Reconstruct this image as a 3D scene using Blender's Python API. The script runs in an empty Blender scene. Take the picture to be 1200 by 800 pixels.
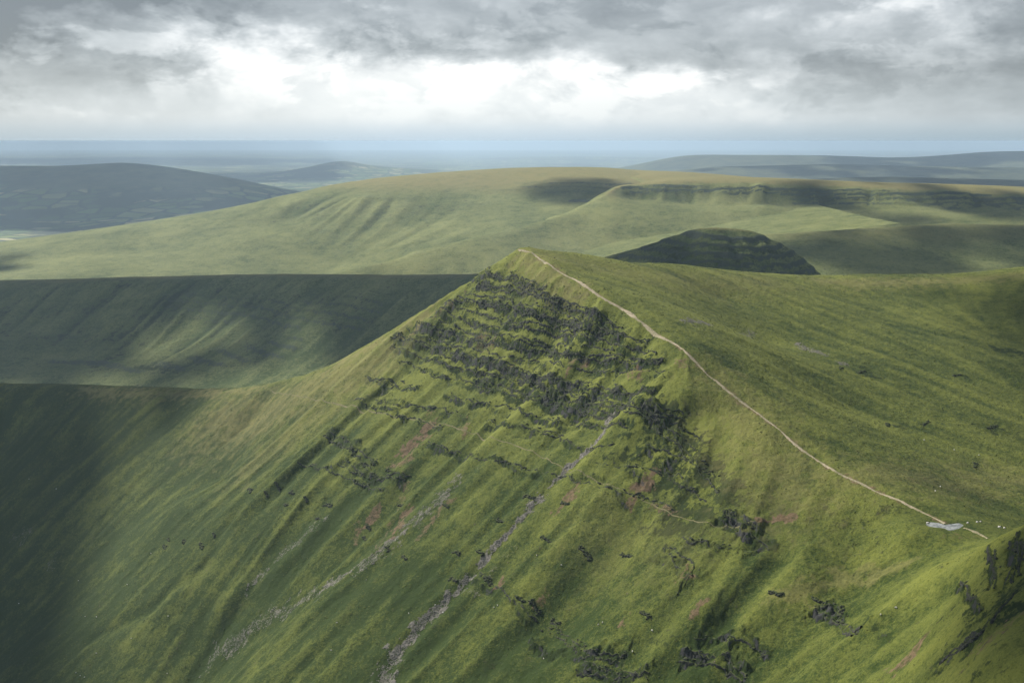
import bpy, bmesh, math, random
import numpy as np
from mathutils import Vector
rad = math.radians
random.seed(4)
scene = bpy.context.scene
C = scene.collection

# ------------------------------------------------------------------ camera
F = 1330.0                      # focal length in pixels of the 1200 px wide photograph
PITCH = 10.0
cam_d = bpy.data.cameras.new("camera")
cam = bpy.data.objects.new("camera", cam_d); C.objects.link(cam)
cam.location = (0, 0, 0)
cam.rotation_euler = (rad(90 - PITCH), 0, 0)
cam_d.sensor_width = 36.0
cam_d.lens = 36.0 * F / 1200.0
cam_d.clip_start = 1.0
cam_d.clip_end = 200000.0
scene.camera = cam

# ------------------------------------------------------------------ light
SUN_AZ, SUN_EL = -46.0, 37.0     # azimuth from +Y towards +X
SUN = Vector((math.cos(rad(SUN_EL))*math.sin(rad(SUN_AZ)), math.cos(rad(SUN_EL))*math.cos(rad(SUN_AZ)), math.sin(rad(SUN_EL))))
sd = bpy.data.lights.new("sun", 'SUN'); sd.energy = 5.0; sd.angle = rad(1.2); sd.color = (1.0, 0.95, 0.86)
so = bpy.data.objects.new("sun", sd); C.objects.link(so)
so.rotation_euler = SUN.to_track_quat('Z', 'Y').to_euler()
vs = scene.view_settings
scene.display_settings.display_device = 'sRGB'
vs.view_transform = 'Standard'; vs.look = 'None'; vs.gamma = 1.0; vs.use_curve_mapping = False
vs.exposure = 0.54
scene.cycles.max_bounces = 4; scene.cycles.diffuse_bounces = 2; scene.cycles.glossy_bounces = 1
scene.cycles.transparent_max_bounces = 8; scene.cycles.volume_bounces = 0

# ------------------------------------------------------------------ node expressions
class N:
    """tiny wrapper so shader maths reads like maths"""
    def __init__(s, nt, sock): s.nt, s.s = nt, sock
    def _m(s, op, *a, clamp=False):
        n = s.nt.nodes.new('ShaderNodeMath'); n.operation = op; n.use_clamp = clamp
        for i, v in enumerate((s,) + a):
            if isinstance(v, N): s.nt.links.new(v.s, n.inputs[i])
            else: n.inputs[i].default_value = v
        return N(s.nt, n.outputs[0])
    def __add__(s, o): return s._m('ADD', o)
    __radd__ = __add__
    def __mul__(s, o): return s._m('MULTIPLY', o)
    __rmul__ = __mul__
    def __sub__(s, o): return s._m('SUBTRACT', o)
    def __rsub__(s, o): return (s * -1.0) + o
    def __truediv__(s, o): return s._m('DIVIDE', o)
    def clamp(s): return s._m('ADD', 0.0, clamp=True)
    def exp(s): return s._m('EXPONENT')
    def pow(s, p): return s._m('POWER', p)
    def step(s, a, b):
        n = s.nt.nodes.new('ShaderNodeMapRange'); n.interpolation_type = 'SMOOTHSTEP'
        s.nt.links.new(s.s, n.inputs[0])
        n.inputs[1].default_value, n.inputs[2].default_value, n.inputs[3].default_value, n.inputs[4].default_value = a, b, 0, 1
        return N(s.nt, n.outputs[0])
def noise(nt, vec, scale, detail=4, rough=0.55, dim='3D', dist=0.0, off=None):
    n = nt.nodes.new('ShaderNodeTexNoise'); n.noise_dimensions = dim
    n.inputs['Scale'].default_value = scale; n.inputs['Detail'].default_value = detail
    n.inputs['Roughness'].default_value = rough; n.inputs['Distortion'].default_value = dist
    if off is not None:
        a = nt.nodes.new('ShaderNodeVectorMath'); a.operation = 'ADD'; nt.links.new(vec, a.inputs[0]); a.inputs[1].default_value = off; vec = a.outputs[0]
    nt.links.new(vec, n.inputs['Vector'])
    return N(nt, n.outputs['Fac'])
def mixc(nt, fac, a, b):
    n = nt.nodes.new('ShaderNodeMix'); n.data_type = 'RGBA'; n.clamp_factor = True
    for i, v in ((0, fac), (6, a), (7, b)):
        if isinstance(v, N): nt.links.new(v.s, n.inputs[i])
        elif isinstance(v, bpy.types.NodeSocket): nt.links.new(v, n.inputs[i])
        elif isinstance(v, (int, float)): n.inputs[i].default_value = v
        else: n.inputs[i].default_value = (v[0], v[1], v[2], 1)
    return n.outputs[2]

# ------------------------------------------------------------------ sky: broken cloud over a Nishita sky
world = bpy.data.worlds.new("World"); scene.world = world
world.use_nodes = True
nt = world.node_tree; nt.nodes.clear()
tc = nt.nodes.new('ShaderNodeTexCoord')
sep = nt.nodes.new('ShaderNodeSeparateXYZ'); nt.links.new(tc.outputs['Generated'], sep.inputs[0])
X, Y, Z = (N(nt, sep.outputs[i]) for i in range(3))
az = X._m('ARCTAN2', Y); el = Z._m('ARCSINE')
AZ = az * F; EL = el * F                       # 1/1330 rad units: az 0 is straight ahead, el 0 is eye level
# flattened cloud-layer coordinates (true perspective of a layer overhead)
zz = Z._m('MAXIMUM', 0.0) + 0.11
cb = nt.nodes.new('ShaderNodeCombineXYZ')
nt.links.new((X / zz).s, cb.inputs[0]); nt.links.new((Y / zz).s, cb.inputs[1])
PL = cb.outputs[0]
cb2 = nt.nodes.new('ShaderNodeCombineXYZ')
nt.links.new((az * 7.2).s, cb2.inputs[0]); nt.links.new((el * 13.5).s, cb2.inputs[1])
AE = cb2.outputs[0]
w1 = noise(nt, AE, 1.1, 5, 0.6, off=(3, 1, 0)) - 0.5
w2 = noise(nt, AE, 1.1, 5, 0.6, off=(9, 7, 4)) - 0.5
Wu = AZ + w1 * 620.0
Wv = EL + w2 * 170.0
def blob(u, v, su, sv, amp, hard=1.0):          # u, v as read off the photograph
    a = (Wu - (u - 600.0)) / su; b = (Wv - (165.0 - v)) / sv
    r = a * a + b * b
    if hard != 1.0: r = r.pow(hard)
    return (r * -1.0).exp() * amp
SKY = [  # brightness above / below the grey layer
    (430, 98, 190, 40, .52, 1.3), (620, 108, 230, 38, .40, 1.3), (330, 70, 120, 24, .22, 1.2), (800, 115, 150, 32, .34, 1.2),
    (880, 132, 100, 22, .16, 1.2), (560, 148, 400, 26, .36, 1.0), (250, 110, 120, 30, .16, 1.2), (160, 60, 190, 20, .12, 1.2),
    (1010, 18, 60, 26, .34, 1.2), (1090, 55, 110, 26, .20, 1.2), (960, 45, 80, 26, .16, 1.1), (90, 141, 26, 8, .34, 1.6),
    (60, 105, 200, 24, -.10, 1.2), (60, 160, 230, 24, -.06, 1.2), (560, 30, 420, 22, .02, 1.3), (840, 62, 170, 20, -.08, 1.3), (1060, 120, 190, 13, -.05, 1.3),
    (50, 10, 300, 55, -.40, 1.2), (1210, 95, 150, 90, -.26, 1.1), (20, 20, 200, 60, -.08, 1.1), (1000, 150, 190, 12, .12, 1.2)]
b = (noise(nt, PL, 1.1, 5, 0.6) - 0.5) * 0.26 + 0.335
cum = noise(nt, AE, 0.95, 10, 0.60, off=(5, 21, 3), dist=0.35).step(.455, .56)
pos_ = blob(*SKY[0])
for q in SKY[1:]:
    if q[4] > 0: pos_ = pos_ + blob(*q)
    else: b = b + blob(*q)
b = b + pos_ * (cum * .58 + .64)
billow = (noise(nt, AE, 3.4, 7, 0.6, off=(1, 5, 2), dist=0.4) - 0.5)
puff = noise(nt, AE, 2.3, 8, 0.58, off=(12, 3, 8), dist=0.25).step(.50, .60) * noise(nt, AE, 1.2, 3, 0.5, off=(2, 30, 8)).step(.40, .62)
gap = noise(nt, AE, 1.7, 8, 0.60, off=(31, 13, 5), dist=0.3).step(.52, .63)
b = b + billow * 0.42 + puff * 0.20 - gap * 0.15 - (EL.step(200.0, 650.0)) * 0.30
t = b.clamp()
cl = nt.nodes.new('ShaderNodeValToRGB'); nt.links.new(t.s, cl.inputs[0])
e = cl.color_ramp.elements
e[0].position = 0.0; e[0].color = (.20, .225, .245, 1)
e[1].position = 1.0; e[1].color = (1.10, 1.10, 1.08, 1)
for p, c in ((.25, (.37, .405, .43)), (.50, (.58, .62, .645)), (.75, (.84, .87, .885))):
    k = e.new(p); k.color = (*c, 1)
# the low air near the horizon is smoother and bluer
HZL, HZC = (.34, .45, .53), (.53, .67, .79)
lowf = ((EL * -1.0) + 30.0).step(0.0, 30.0)
ctr = ((AZ + 60.0) / 430.0); ctr = (ctr * ctr * -1.0).exp()
hz = mixc(nt, ctr, HZL, HZC)
pale = mixc(nt, ctr, (.50, .57, .62), (.80, .87, .91))
col = mixc(nt, ((EL * -1.0) + 85.0).step(0.0, 75.0)*.85, cl.outputs[0], pale)
col = mixc(nt, lowf, col, hz)
nish = nt.nodes.new('ShaderNodeTexSky'); nish.sky_type = 'NISHITA'; nish.sun_disc = False
nish.sun_elevation = rad(SUN_EL); nish.sun_rotation = rad(SUN_AZ); nish.altitude = 880
bg1 = nt.nodes.new('ShaderNodeBackground'); bg1.inputs[1].default_value = 0.08
nt.links.new(nish.outputs[0], bg1.inputs[0])
bg2 = nt.nodes.new('ShaderNodeBackground'); nt.links.new(col, bg2.inputs[0]); bg2.inputs[1].default_value = 0.72
ms = nt.nodes.new('ShaderNodeMixShader'); ms.inputs[0].default_value = 0.90
nt.links.new(bg1.outputs[0], ms.inputs[1]); nt.links.new(bg2.outputs[0], ms.inputs[2])
wo = nt.nodes.new('ShaderNodeOutputWorld'); nt.links.new(ms.outputs[0], wo.inputs[0])

# ------------------------------------------------------------------ helpers
def tag(o, label=None, cat=None, group=None, kind=None):
    if label: o["label"] = label
    if cat: o["category"] = cat
    if group: o["group"] = group
    if kind: o["kind"] = kind
    return o
cp, sp = math.cos(rad(PITCH)), math.sin(rad(PITCH))
def ray(u, v):
    a, b = (u - 600) / F, (400 - v) / F
    return np.array((a, cp + b*sp, -sp + b*cp))
def at(u, v, Yd):                                  # the point seen at u, v that lies Yd metres ahead
    r = ray(u, v); return r * (Yd / r[1])
def on_plane(u, v, extra=0.0):                     # the peak's steep flank as a tilted plane
    r = ray(u, v)                                  # z = -200 + .7*(.83x + .56(y-1000))
    k = (-592.0) / (r[2] - .7*(.83*r[0] + .56*r[1]))
    return r * k + np.array((0, 0, extra))
def tile(n, seed, beta=0.0, lo=None, hi=None):     # periodic spectral noise, unit variance
    g = np.random.default_rng(seed)
    f = np.fft.fftfreq(n) * n; k = np.hypot(*np.meshgrid(f, f)); k[0, 0] = 1
    a = k ** (-beta)
    if hi: a *= np.exp(-(k / hi) ** 2)
    if lo: a *= 1 - np.exp(-(k / lo) ** 2)
    a[0, 0] = 0
    z = np.fft.ifft2(np.fft.fft2(g.standard_normal((n, n))) * a).real
    return (z / z.std()).astype(np.float32)
def tsample(T, x, y, cell, ox=0.0, oy=0.0):
    n = T.shape[0]; fx = x / cell + ox; fy = y / cell + oy
    ix = np.floor(fx).astype(np.int64); iy = np.floor(fy).astype(np.int64)
    a = fx - ix; b = fy - iy; a = a*a*(3-2*a); b = b*b*(3-2*b)
    x0 = ix % n; x1 = (ix+1) % n; y0 = iy % n; y1 = (iy+1) % n
    return (T[y0, x0]*(1-a) + T[y0, x1]*a)*(1-b) + (T[y1, x0]*(1-a) + T[y1, x1]*a)*b
T_FBM = tile(512, 1, 1.6)
T_FBM2 = tile(512, 2, 1.4)
T_HP = tile(512, 9, 1.2, lo=24)
T_FINE = tile(512, 3, 0.9)
T_WHITE = tile(512, 5, 0.0, hi=150)
def sstep(a, b, x):
    t = np.clip((x - a) / (b - a), 0, 1); return t*t*(3-2*t)
def rbf_fit(P, c):
    P = np.asarray(P, float); n = len(P)
    sc = 1000.0
    xy = P[:, :2] / sc
    d = np.sqrt(((xy[:, None] - xy[None])**2).sum(-1) + (c/sc)**2)
    A = np.zeros((n+3, n+3)); A[:n, :n] = d + np.eye(n)*-2e-5
    A[:n, n] = 1; A[:n, n+1:] = xy; A[n, :n] = 1; A[n+1:, :n] = xy.T
    w = np.linalg.solve(A, np.concatenate([P[:, 2], np.zeros(3)]))
    def f(x, y):
        out = np.empty(x.shape, np.float32).ravel(); X_ = (x.ravel()/sc).astype(np.float32); Y_ = (y.ravel()/sc).astype(np.float32)
        wf = w.astype(np.float64)
        for s in range(0, len(X_), 20000):
            dx = X_[s:s+20000, None] - xy[None, :, 0].astype(np.float32); dy = Y_[s:s+20000, None] - xy[None, :, 1].astype(np.float32)
            out[s:s+20000] = np.sqrt(dx*dx + dy*dy + np.float32((c/sc)**2)).astype(np.float64) @ wf[:n] + wf[n] + X_[s:s+20000]*wf[n+1] + Y_[s:s+20000]*wf[n+2]
        return out.reshape(x.shape)
    return f
def bil(G, x0, y0, res, x, y):
    fx = np.clip((x - x0)/res, 0, G.shape[1]-1.001); fy = np.clip((y - y0)/res, 0, G.shape[0]-1.001)
    ix = fx.astype(np.int32); iy = fy.astype(np.int32); a = (fx-ix).astype(np.float32); b = (fy-iy).astype(np.float32)
    return (G[iy, ix]*(1-a) + G[iy, ix+1]*a)*(1-b) + (G[iy+1, ix]*(1-a) + G[iy+1, ix+1]*a)*b
def blur(G, sig):
    r = max(1, int(3*sig)); k = np.exp(-0.5*(np.arange(-r, r+1)/sig)**2); k = (k/k.sum()).astype(np.float32)
    for ax in (0, 1):
        pw = [(0, 0), (0, 0)]; pw[ax] = (r, r); Gp = np.pad(G, pw, mode='edge'); out = np.zeros_like(G)
        for i, w_ in enumerate(k):
            sl = [slice(None)]*2; sl[ax] = slice(i, i + G.shape[ax]); out += w_*Gp[tuple(sl)]
        G = out
    return G
def lic(G, noise_g, res, steps, ds):               # smear noise along the fall line: runnels and ribs
    gy, gx = np.gradient(G, res); m = np.hypot(gx, gy) + 1e-4; gx /= m; gy /= m
    H, W = G.shape; jj, ii = np.meshgrid(np.arange(W, dtype=np.float32), np.arange(H, dtype=np.float32))
    acc = noise_g.copy(); wsum = 1.0
    for sgn in (1, -1):
        x = jj.copy(); y = ii.copy()
        for k in range(steps):
            xi = np.clip(x, 0, W-1).astype(np.int32); yi = np.clip(y, 0, H-1).astype(np.int32)
            x += sgn*gx[yi, xi]*ds; y += sgn*gy[yi, xi]*ds
            fx = np.clip(x, 0, W-1.01); fy = np.clip(y, 0, H-1.01); xi = fx.astype(np.int32); yi = fy.astype(np.int32); a = fx-xi; b = fy-yi
            wk = 0.5 + 0.5*math.cos(math.pi*(k+1)/(steps+1))
            acc += wk*((noise_g[yi, xi]*(1-a) + noise_g[yi, xi+1]*a)*(1-b) + (noise_g[yi+1, xi]*(1-a) + noise_g[yi+1, xi+1]*a)*b); wsum += wk
    acc /= wsum
    return (acc - acc.mean())/acc.std()
def grid_mesh(name, x, y, z, mat, attrs=None, smooth=True):
    H, W = x.shape
    me = bpy.data.meshes.new(name)
    co = np.stack([x, y, z], -1).reshape(-1, 3).astype(np.float32)
    idx = np.arange(H*W, dtype=np.int32).reshape(H, W)
    q = np.stack([idx[:-1, :-1], idx[:-1, 1:], idx[1:, 1:], idx[1:, :-1]], -1).reshape(-1)
    me.vertices.add(H*W); me.vertices.foreach_set('co', co.ravel())
    nf = (H-1)*(W-1)
    me.loops.add(nf*4); me.loops.foreach_set('vertex_index', q)
    me.polygons.add(nf); me.polygons.foreach_set('loop_start', np.arange(0, nf*4, 4, dtype=np.int32))
    try: me.polygons.foreach_set('loop_total', np.full(nf, 4, np.int32))
    except Exception: pass
    me.polygons.foreach_set('use_smooth', np.full(nf, smooth))
    me.update(calc_edges=True)
    for nme, arr in (attrs or {}).items():
        a = me.attributes.new(nme, 'FLOAT', 'POINT'); a.data.foreach_set('value', arr.astype(np.float32).ravel())
    me.materials.append(mat)
    o = bpy.data.objects.new(name, me); C.objects.link(o)
    return o
def poly_dist(x, y, P):                            # distance to a polyline and the position along it
    best = np.full(x.shape, 1e9, np.float32); tt = np.zeros(x.shape, np.float32); L = 0.0
    for (ax, ay), (bx, by) in zip(P[:-1], P[1:]):
        dx, dy = bx-ax, by-ay; l2 = dx*dx+dy*dy + 1e-9; l = math.sqrt(l2)
        t = np.clip(((x-ax)*dx + (y-ay)*dy)/l2, 0, 1); d = np.hypot(x-ax-t*dx, y-ay-t*dy)
        m = d < best; best[m] = d[m]; tt[m] = L + t[m]*l; L += l
    return best, tt, L

# ------------------------------------------------------------------ materials
def new_mat(name):
    m = bpy.data.materials.new(name); m.use_nodes = True; m.node_tree.nodes.clear(); return m
def finish(m, col, rough=0.9, bump=None, bdist=1.0, bstr=0.6, spec=0.15, sheen=0.0):
    nt = m.node_tree
    p = nt.nodes.new('ShaderNodeBsdfPrincipled'); o = nt.nodes.new('ShaderNodeOutputMaterial')
    if isinstance(col, bpy.types.NodeSocket): nt.links.new(col, p.inputs['Base Color'])
    else: p.inputs['Base Color'].default_value = (*col, 1)
    p.inputs['Roughness'].default_value = rough; p.inputs['Specular IOR Level'].default_value = spec
    if bump is not None:
        b = nt.nodes.new('ShaderNodeBump'); b.inputs['Distance'].default_value = bdist; b.inputs['Strength'].default_value = bstr
        nt.links.new(bump.s, b.inputs['Height']); nt.links.new(b.outputs[0], p.inputs['Normal'])
    nt.links.new(p.outputs[0], o.inputs[0]); return m
def attr(nt, n):
    a = nt.nodes.new('ShaderNodeAttribute'); a.attribute_name = n; return N(nt, a.outputs['Fac'])
def hill_mat(name, s=1.0, ga=(.030, .050, .008), gb=(.162, .180, .035), gd=(.022, .036, .006), rockc=(.042, .042, .042), tan=(.22, .195, .075)):
    m = new_mat(name); nt = m.node_tree
    P = nt.nodes.new('ShaderNodeNewGeometry').outputs['Position']
    n1 = noise(nt, P, 1/(90*s), 5, .6); n2 = noise(nt, P, 1/(16*s), 5, .65, off=(50, 9, 3)); n3 = noise(nt, P, 1/(3.0*s), 6, .78, off=(7, 80, 3))
    n4 = noise(nt, P, 1/(1.0*s), 5, .75, off=(70, 8, 31)); rib = attr(nt, 'rib')
    g = (n1 - .5)*1.5 + (n2 - .5)*1.5 + (n3 - .5)*2.2 + (n4 - .5)*1.9 + rib*0.13 + attr(nt, 'dry_light')*.78 + .10
    c = mixc(nt, g.clamp(), ga, gb)
    dk = ((n2 - .5)*2.4 + (n3 - .5)*2.4 + attr(nt, 'heather_shade')*1.0 - rib*.05)
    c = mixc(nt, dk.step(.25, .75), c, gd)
    c = mixc(nt, (attr(nt, 'tan') * ((n3 - .5)*1.2 + (n2 - .5)*1.5 + .9)).clamp(), c, tan)
    sc = attr(nt, 'scree') + (n3 - .5)*2.2 + (n2 - .5)*.8
    c = mixc(nt, sc.step(.30, .85), c, mixc(nt, n3, (.13, .12, .105), (.30, .275, .25)))
    so_ = attr(nt, 'soil')*.95 + (n3 - .5)*2.4 + (n2 - .5)*.9
    c = mixc(nt, so_.step(.30, .85)*.85, c, mixc(nt, n3.step(.3, .7), (.075, .045, .028), (.20, .135, .085)))
    rk = attr(nt, 'rock') + (n3 - .5)*1.5
    c = mixc(nt, rk.step(.35, .65), c, mixc(nt, n3, (rockc[0]*.6, rockc[1]*.6, rockc[2]*.6), (rockc[0]*1.6, rockc[1]*1.6, rockc[2]*1.6)))
    return finish(m, c, .95, n3*1.5 + n2*1.5, 1.3*s, .8)
M_NEAR = hill_mat('hill_grass')
M_MID = hill_mat('moor_grass', 2.4, rockc=(.046, .060, .040), ga=(.052, .080, .018), gb=(.235, .250, .090))

# ------------------------------------------------------------------ foreground relief
ridge = [(603,291.5,1150),(575,308,1163),(555,323,1173),(530,341,1180),(500,362,1186),(470,382,1192),(440,401,1203),(400,424,1222),(360,439,1250),
         (320,449,1290),(280,455,1335),(230,456,1400),(150,454,1480),(75,451,1550),(0,450,1620),(-120,447,1720),(-260,445,1830)]
sky_r = [(640,293,1165),(680,297,1185),(720,303,1210),(780,309,1250),(850,316,1300),(910,321,1340),(965,323,1380),(1010,320,1420),(1060,321,1430),
         (1110,321,1440),(1150,318,1455),(1200,312,1470),(1300,306,1500),(1450,300,1560)]
path_px = [(606,293,1148),(620,297,1118),(640,308,1085),(670,325,1042),(700,345,1000),(725,362,970),(760,385,927),(800,410,883),(830,440,852),(860,465,825),(900,496,788),
           (950,534,749),(1000,562,712),(1050,586,680),(1100,607,650),(1116,615,640)]
_pu = [p[0] for p in path_px]
def below_path(u, v, sl=.42):                      # a point down the grassy strip under the path
    Yp = float(np.interp(u, _pu, [p[2] for p in path_px])); vp = float(np.interp(u, _pu, [p[1] for p in path_px]))
    r = ray(u, vp); zp = r[2]*Yp/r[1]; r = ray(u, v); return at(u, v, (sl*Yp - zp)/(sl - r[2]/r[1]))
edge = [(625,315),(650,336),(680,352),(703,364),(730,388),(762,406),(800,432),(803,442),(765,463),(790,480),(820,512),(840,558),(866,590),(900,612)]
top_face = [at(u, v, 820/(.62 - ray(u, v)[2]/ray(u, v)[1])) for u, v in ((602,312),(600,330),(600,360),(600,395),(600,430))]
face_px = [(500,495),(550,385),(500,430),(450,500),(650,400),(700,480),(720,560),(650,640),(600,800),(500,650),(400,550),(400,700),(300,800),
           (700,700),(800,650),(550,560),(470,430),(350,520),(300,600),(840,640),(560,470),(640,500),(700,430),(720,860),(500,860),(300,900)]
def dense(P, step):
    out = [P[0]]
    for a, b in zip(P[:-1], P[1:]):
        n = max(1, int(np.linalg.norm(b[:2]-a[:2])/step)); out += [a + (b-a)*i/n for i in range(1, n+1)]
    return out
summit = at(603, 291.5, 1150)
pts = dense([at(*p) for p in ridge[:9]], 10) + dense([at(*p) for p in ridge[8:]], 30)[1:] + dense([summit] + [below_path(*e) for e in edge], 14)[1:] + [at(*p) for p in sky_r + path_px[1:]] + top_face
pts += [on_plane(u, v) for u, v in face_px]
pts += [at(*p) for p in [
    (200,700,965),(200,600,1105),(100,800,935),(0,800,1010),(0,700,1185),(0,600,1335),(0,520,1500),(100,600,1235),(100,520,1400),(200,500,1320),(100,700,1085),(-150,700,1330),(-150,560,1560),(-100,850,1080),(200,860,850),
    (290,500,1235),(260,560,1150),
    (640,299.5,1128),(680,307,1138),(680,318,1085),(720,316,1140),(720,335,1050),(780,325,1160),(780,350,1060),(760,312,1215),
    (900,400,1060),(850,350,1180),(1000,350,1280),(1100,400,1120),(1100,350,1300),(1100,500,880),(1200,500,905),(1200,400,1160),(1200,600,715),(1200,560,790),(1200,625,655),(1160,600,695),(1000,480,890),(1000,420,1030),(1300,520,900),(1300,640,640),
    (950,600,690),(950,640,655),(900,655,662),(900,700,628),(900,800,574),(1000,650,645),(1000,620,668),(1060,640,632),(1110,632,628),(1000,700,610),(1000,800,520),(1080,665,590),(1160,634,528),(1200,612,500),(1260,580,470),(1100,700,525),(1100,800,432),(1200,700,432),
    (1150,760,415),(1200,745,395),(1130,650,548),(1050,690,572),(800,720,640),(800,800,600),(850,760,610),(1000,870,470),(820,880,560),(1200,820,370),(1100,880,380)]]
# far sides, hidden from here: fall away behind the crest
for (u, v, d) in ridge[:4]:
    p = at(u, v, d); pts.append(p + np.array((45, 90, -48)))
for (u, v, d) in ridge[4:]:
    p = at(u, v, d); pts.append(p + np.array((70, 110, -85))); pts.append(p + np.array((150, 260, -210)))
for (u, v, d) in sky_r[:2]:
    p = at(u, v, d); pts.append(p + np.array((15, 60, -20)))
for (u, v, d) in sky_r[2:]:
    p = at(u, v, d); pts.append(p + np.array((20, 120, -32))); pts.append(p + np.array((60, 330, -190)))
base_f = rbf_fit(pts, 4.0)
NX0, NX1, NY0, NY1, NR = -1150.0, 1150.0, 230.0, 2000.0, 2.0
cx, cy = np.meshgrid(np.arange(NX0, NX1+1, 4.0), np.arange(NY0, NY1+1, 4.0))
coarse = base_f(cx, cy)
gx_, gy_ = np.meshgrid(np.arange(NX0, NX1, NR), np.arange(NY0, NY1, NR))
base = blur(bil(coarse, NX0, NY0, 4.0, gx_, gy_).astype(np.float32), 1.3)
gyy, gxx = np.gradient(base, NR); slope = np.hypot(gxx, gyy)
steep = sstep(.30, .62, blur(slope.astype(np.float32), 4))
def wn(cell, seed): return tsample(T_WHITE, gx_, gy_, cell, seed*37.1, seed*11.3).astype(np.float32)
L1 = lic(base, wn(4.2, 1)*1.0, NR, 26, 1.5)
L2 = lic(base, wn(16.0, 2)*1.0 + wn(9.0, 3)*.5, NR, 50, 2.2)
f1 = tsample(T_FBM, gx_, gy_, 9.0).astype(np.float32)
patchy = np.clip(.8 + .55*tsample(T_FBM2, gx_, gy_, 11.0, 61, 8), .15, 2.0).astype(np.float32)
f2 = tsample(T_FBM2, gx_, gy_, 3.0, 9, 77).astype(np.float32)
L3 = lic(base, wn(7.5, 7)*1.0, NR, 46, 1.8)
relief = base + steep*patchy*((.75 - np.abs(L3))*1.5 + L1*.62 + (L2 - np.abs(L2)*.35)*1.15) + f1*1.1*(.35 + .65*steep) + f2*.35 + (1-steep)*(L2*.22 + L1*.12)
def cast(u, v, G=None):
    G = relief if G is None else G
    r = ray(u, v); t = np.arange(240, 2000, 1.0)/r[1]
    P = r[None]*t[:, None]; h = bil(G, NX0, NY0, NR, P[:, 0], P[:, 1]); i = np.argmax(P[:, 2] < h)
    return P[max(i, 1)] if (P[:, 2] < h).any() else P[-1]
def line(px): return [tuple(cast(u, v)[:2]) for u, v in px]
# the scree gully and the rib beside it, and the other big runnels
def carve(px, amp, w, fade=True):
    global relief
    P = line(px); d, t, L = poly_dist(gx_, gy_, P)
    k = np.exp(-(d/w)**2)*(sstep(0, .12*L, t)*(1-sstep(.85*L, L, t)) if fade else 1)
    relief = relief + amp*k
GULLY = [(716,486),(706,510),(690,528),(668,548),(652,562),(628,590),(604,615),(578,645),(548,680),(520,708),(492,735),(466,768),(448,800),(430,840)]
RIB = [(770,462),(752,474),(730,492),(706,524),(684,552),(668,574)]
carve(GULLY, -3.2, 7.0); carve(RIB, 4.0, 9.0); carve([(800,458),(812,500),(790,550),(745,610),(680,690),(600,780)], -10.0, 32.0); carve([(772,470),(745,498),(712,552),(690,610)], 5.0, 16.0)
for px, a, w in [([(430,470),(380,520),(330,575),(300,610)],-3,9),([(520,520),(450,600),(400,650),(330,720),(240,790)],-4,12),([(600,520),(520,600),(440,690),(330,790)],3,10),
                 ([(290,575),(270,610),(240,660),(180,710),(90,755)],-4.5,9),([(395,600),(350,650),(300,690),(240,730)],4,12),([(900,640),(860,690),(800,750),(740,800)],3,10),([(960,660),(900,720),(850,760),(780,830)],3,12),
                 ([(870,620),(830,680),(770,740),(700,800)],-2,10),([(930,640),(880,700),(830,750),(760,815)],-2.5,10),([(1120,655),(1050,710),(980,770),(920,830)],4,10),([(1150,660),(1090,720),(1030,790)],-3,9),([(1170,690),(1110,760),(1060,820)],3,9),
                 ([(455,440),(400,500),(330,560),(250,640)],2.5,8),([(560,560),(500,620),(430,690),(350,770)],-3,8)]:
    carve(px, a, w)

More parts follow.
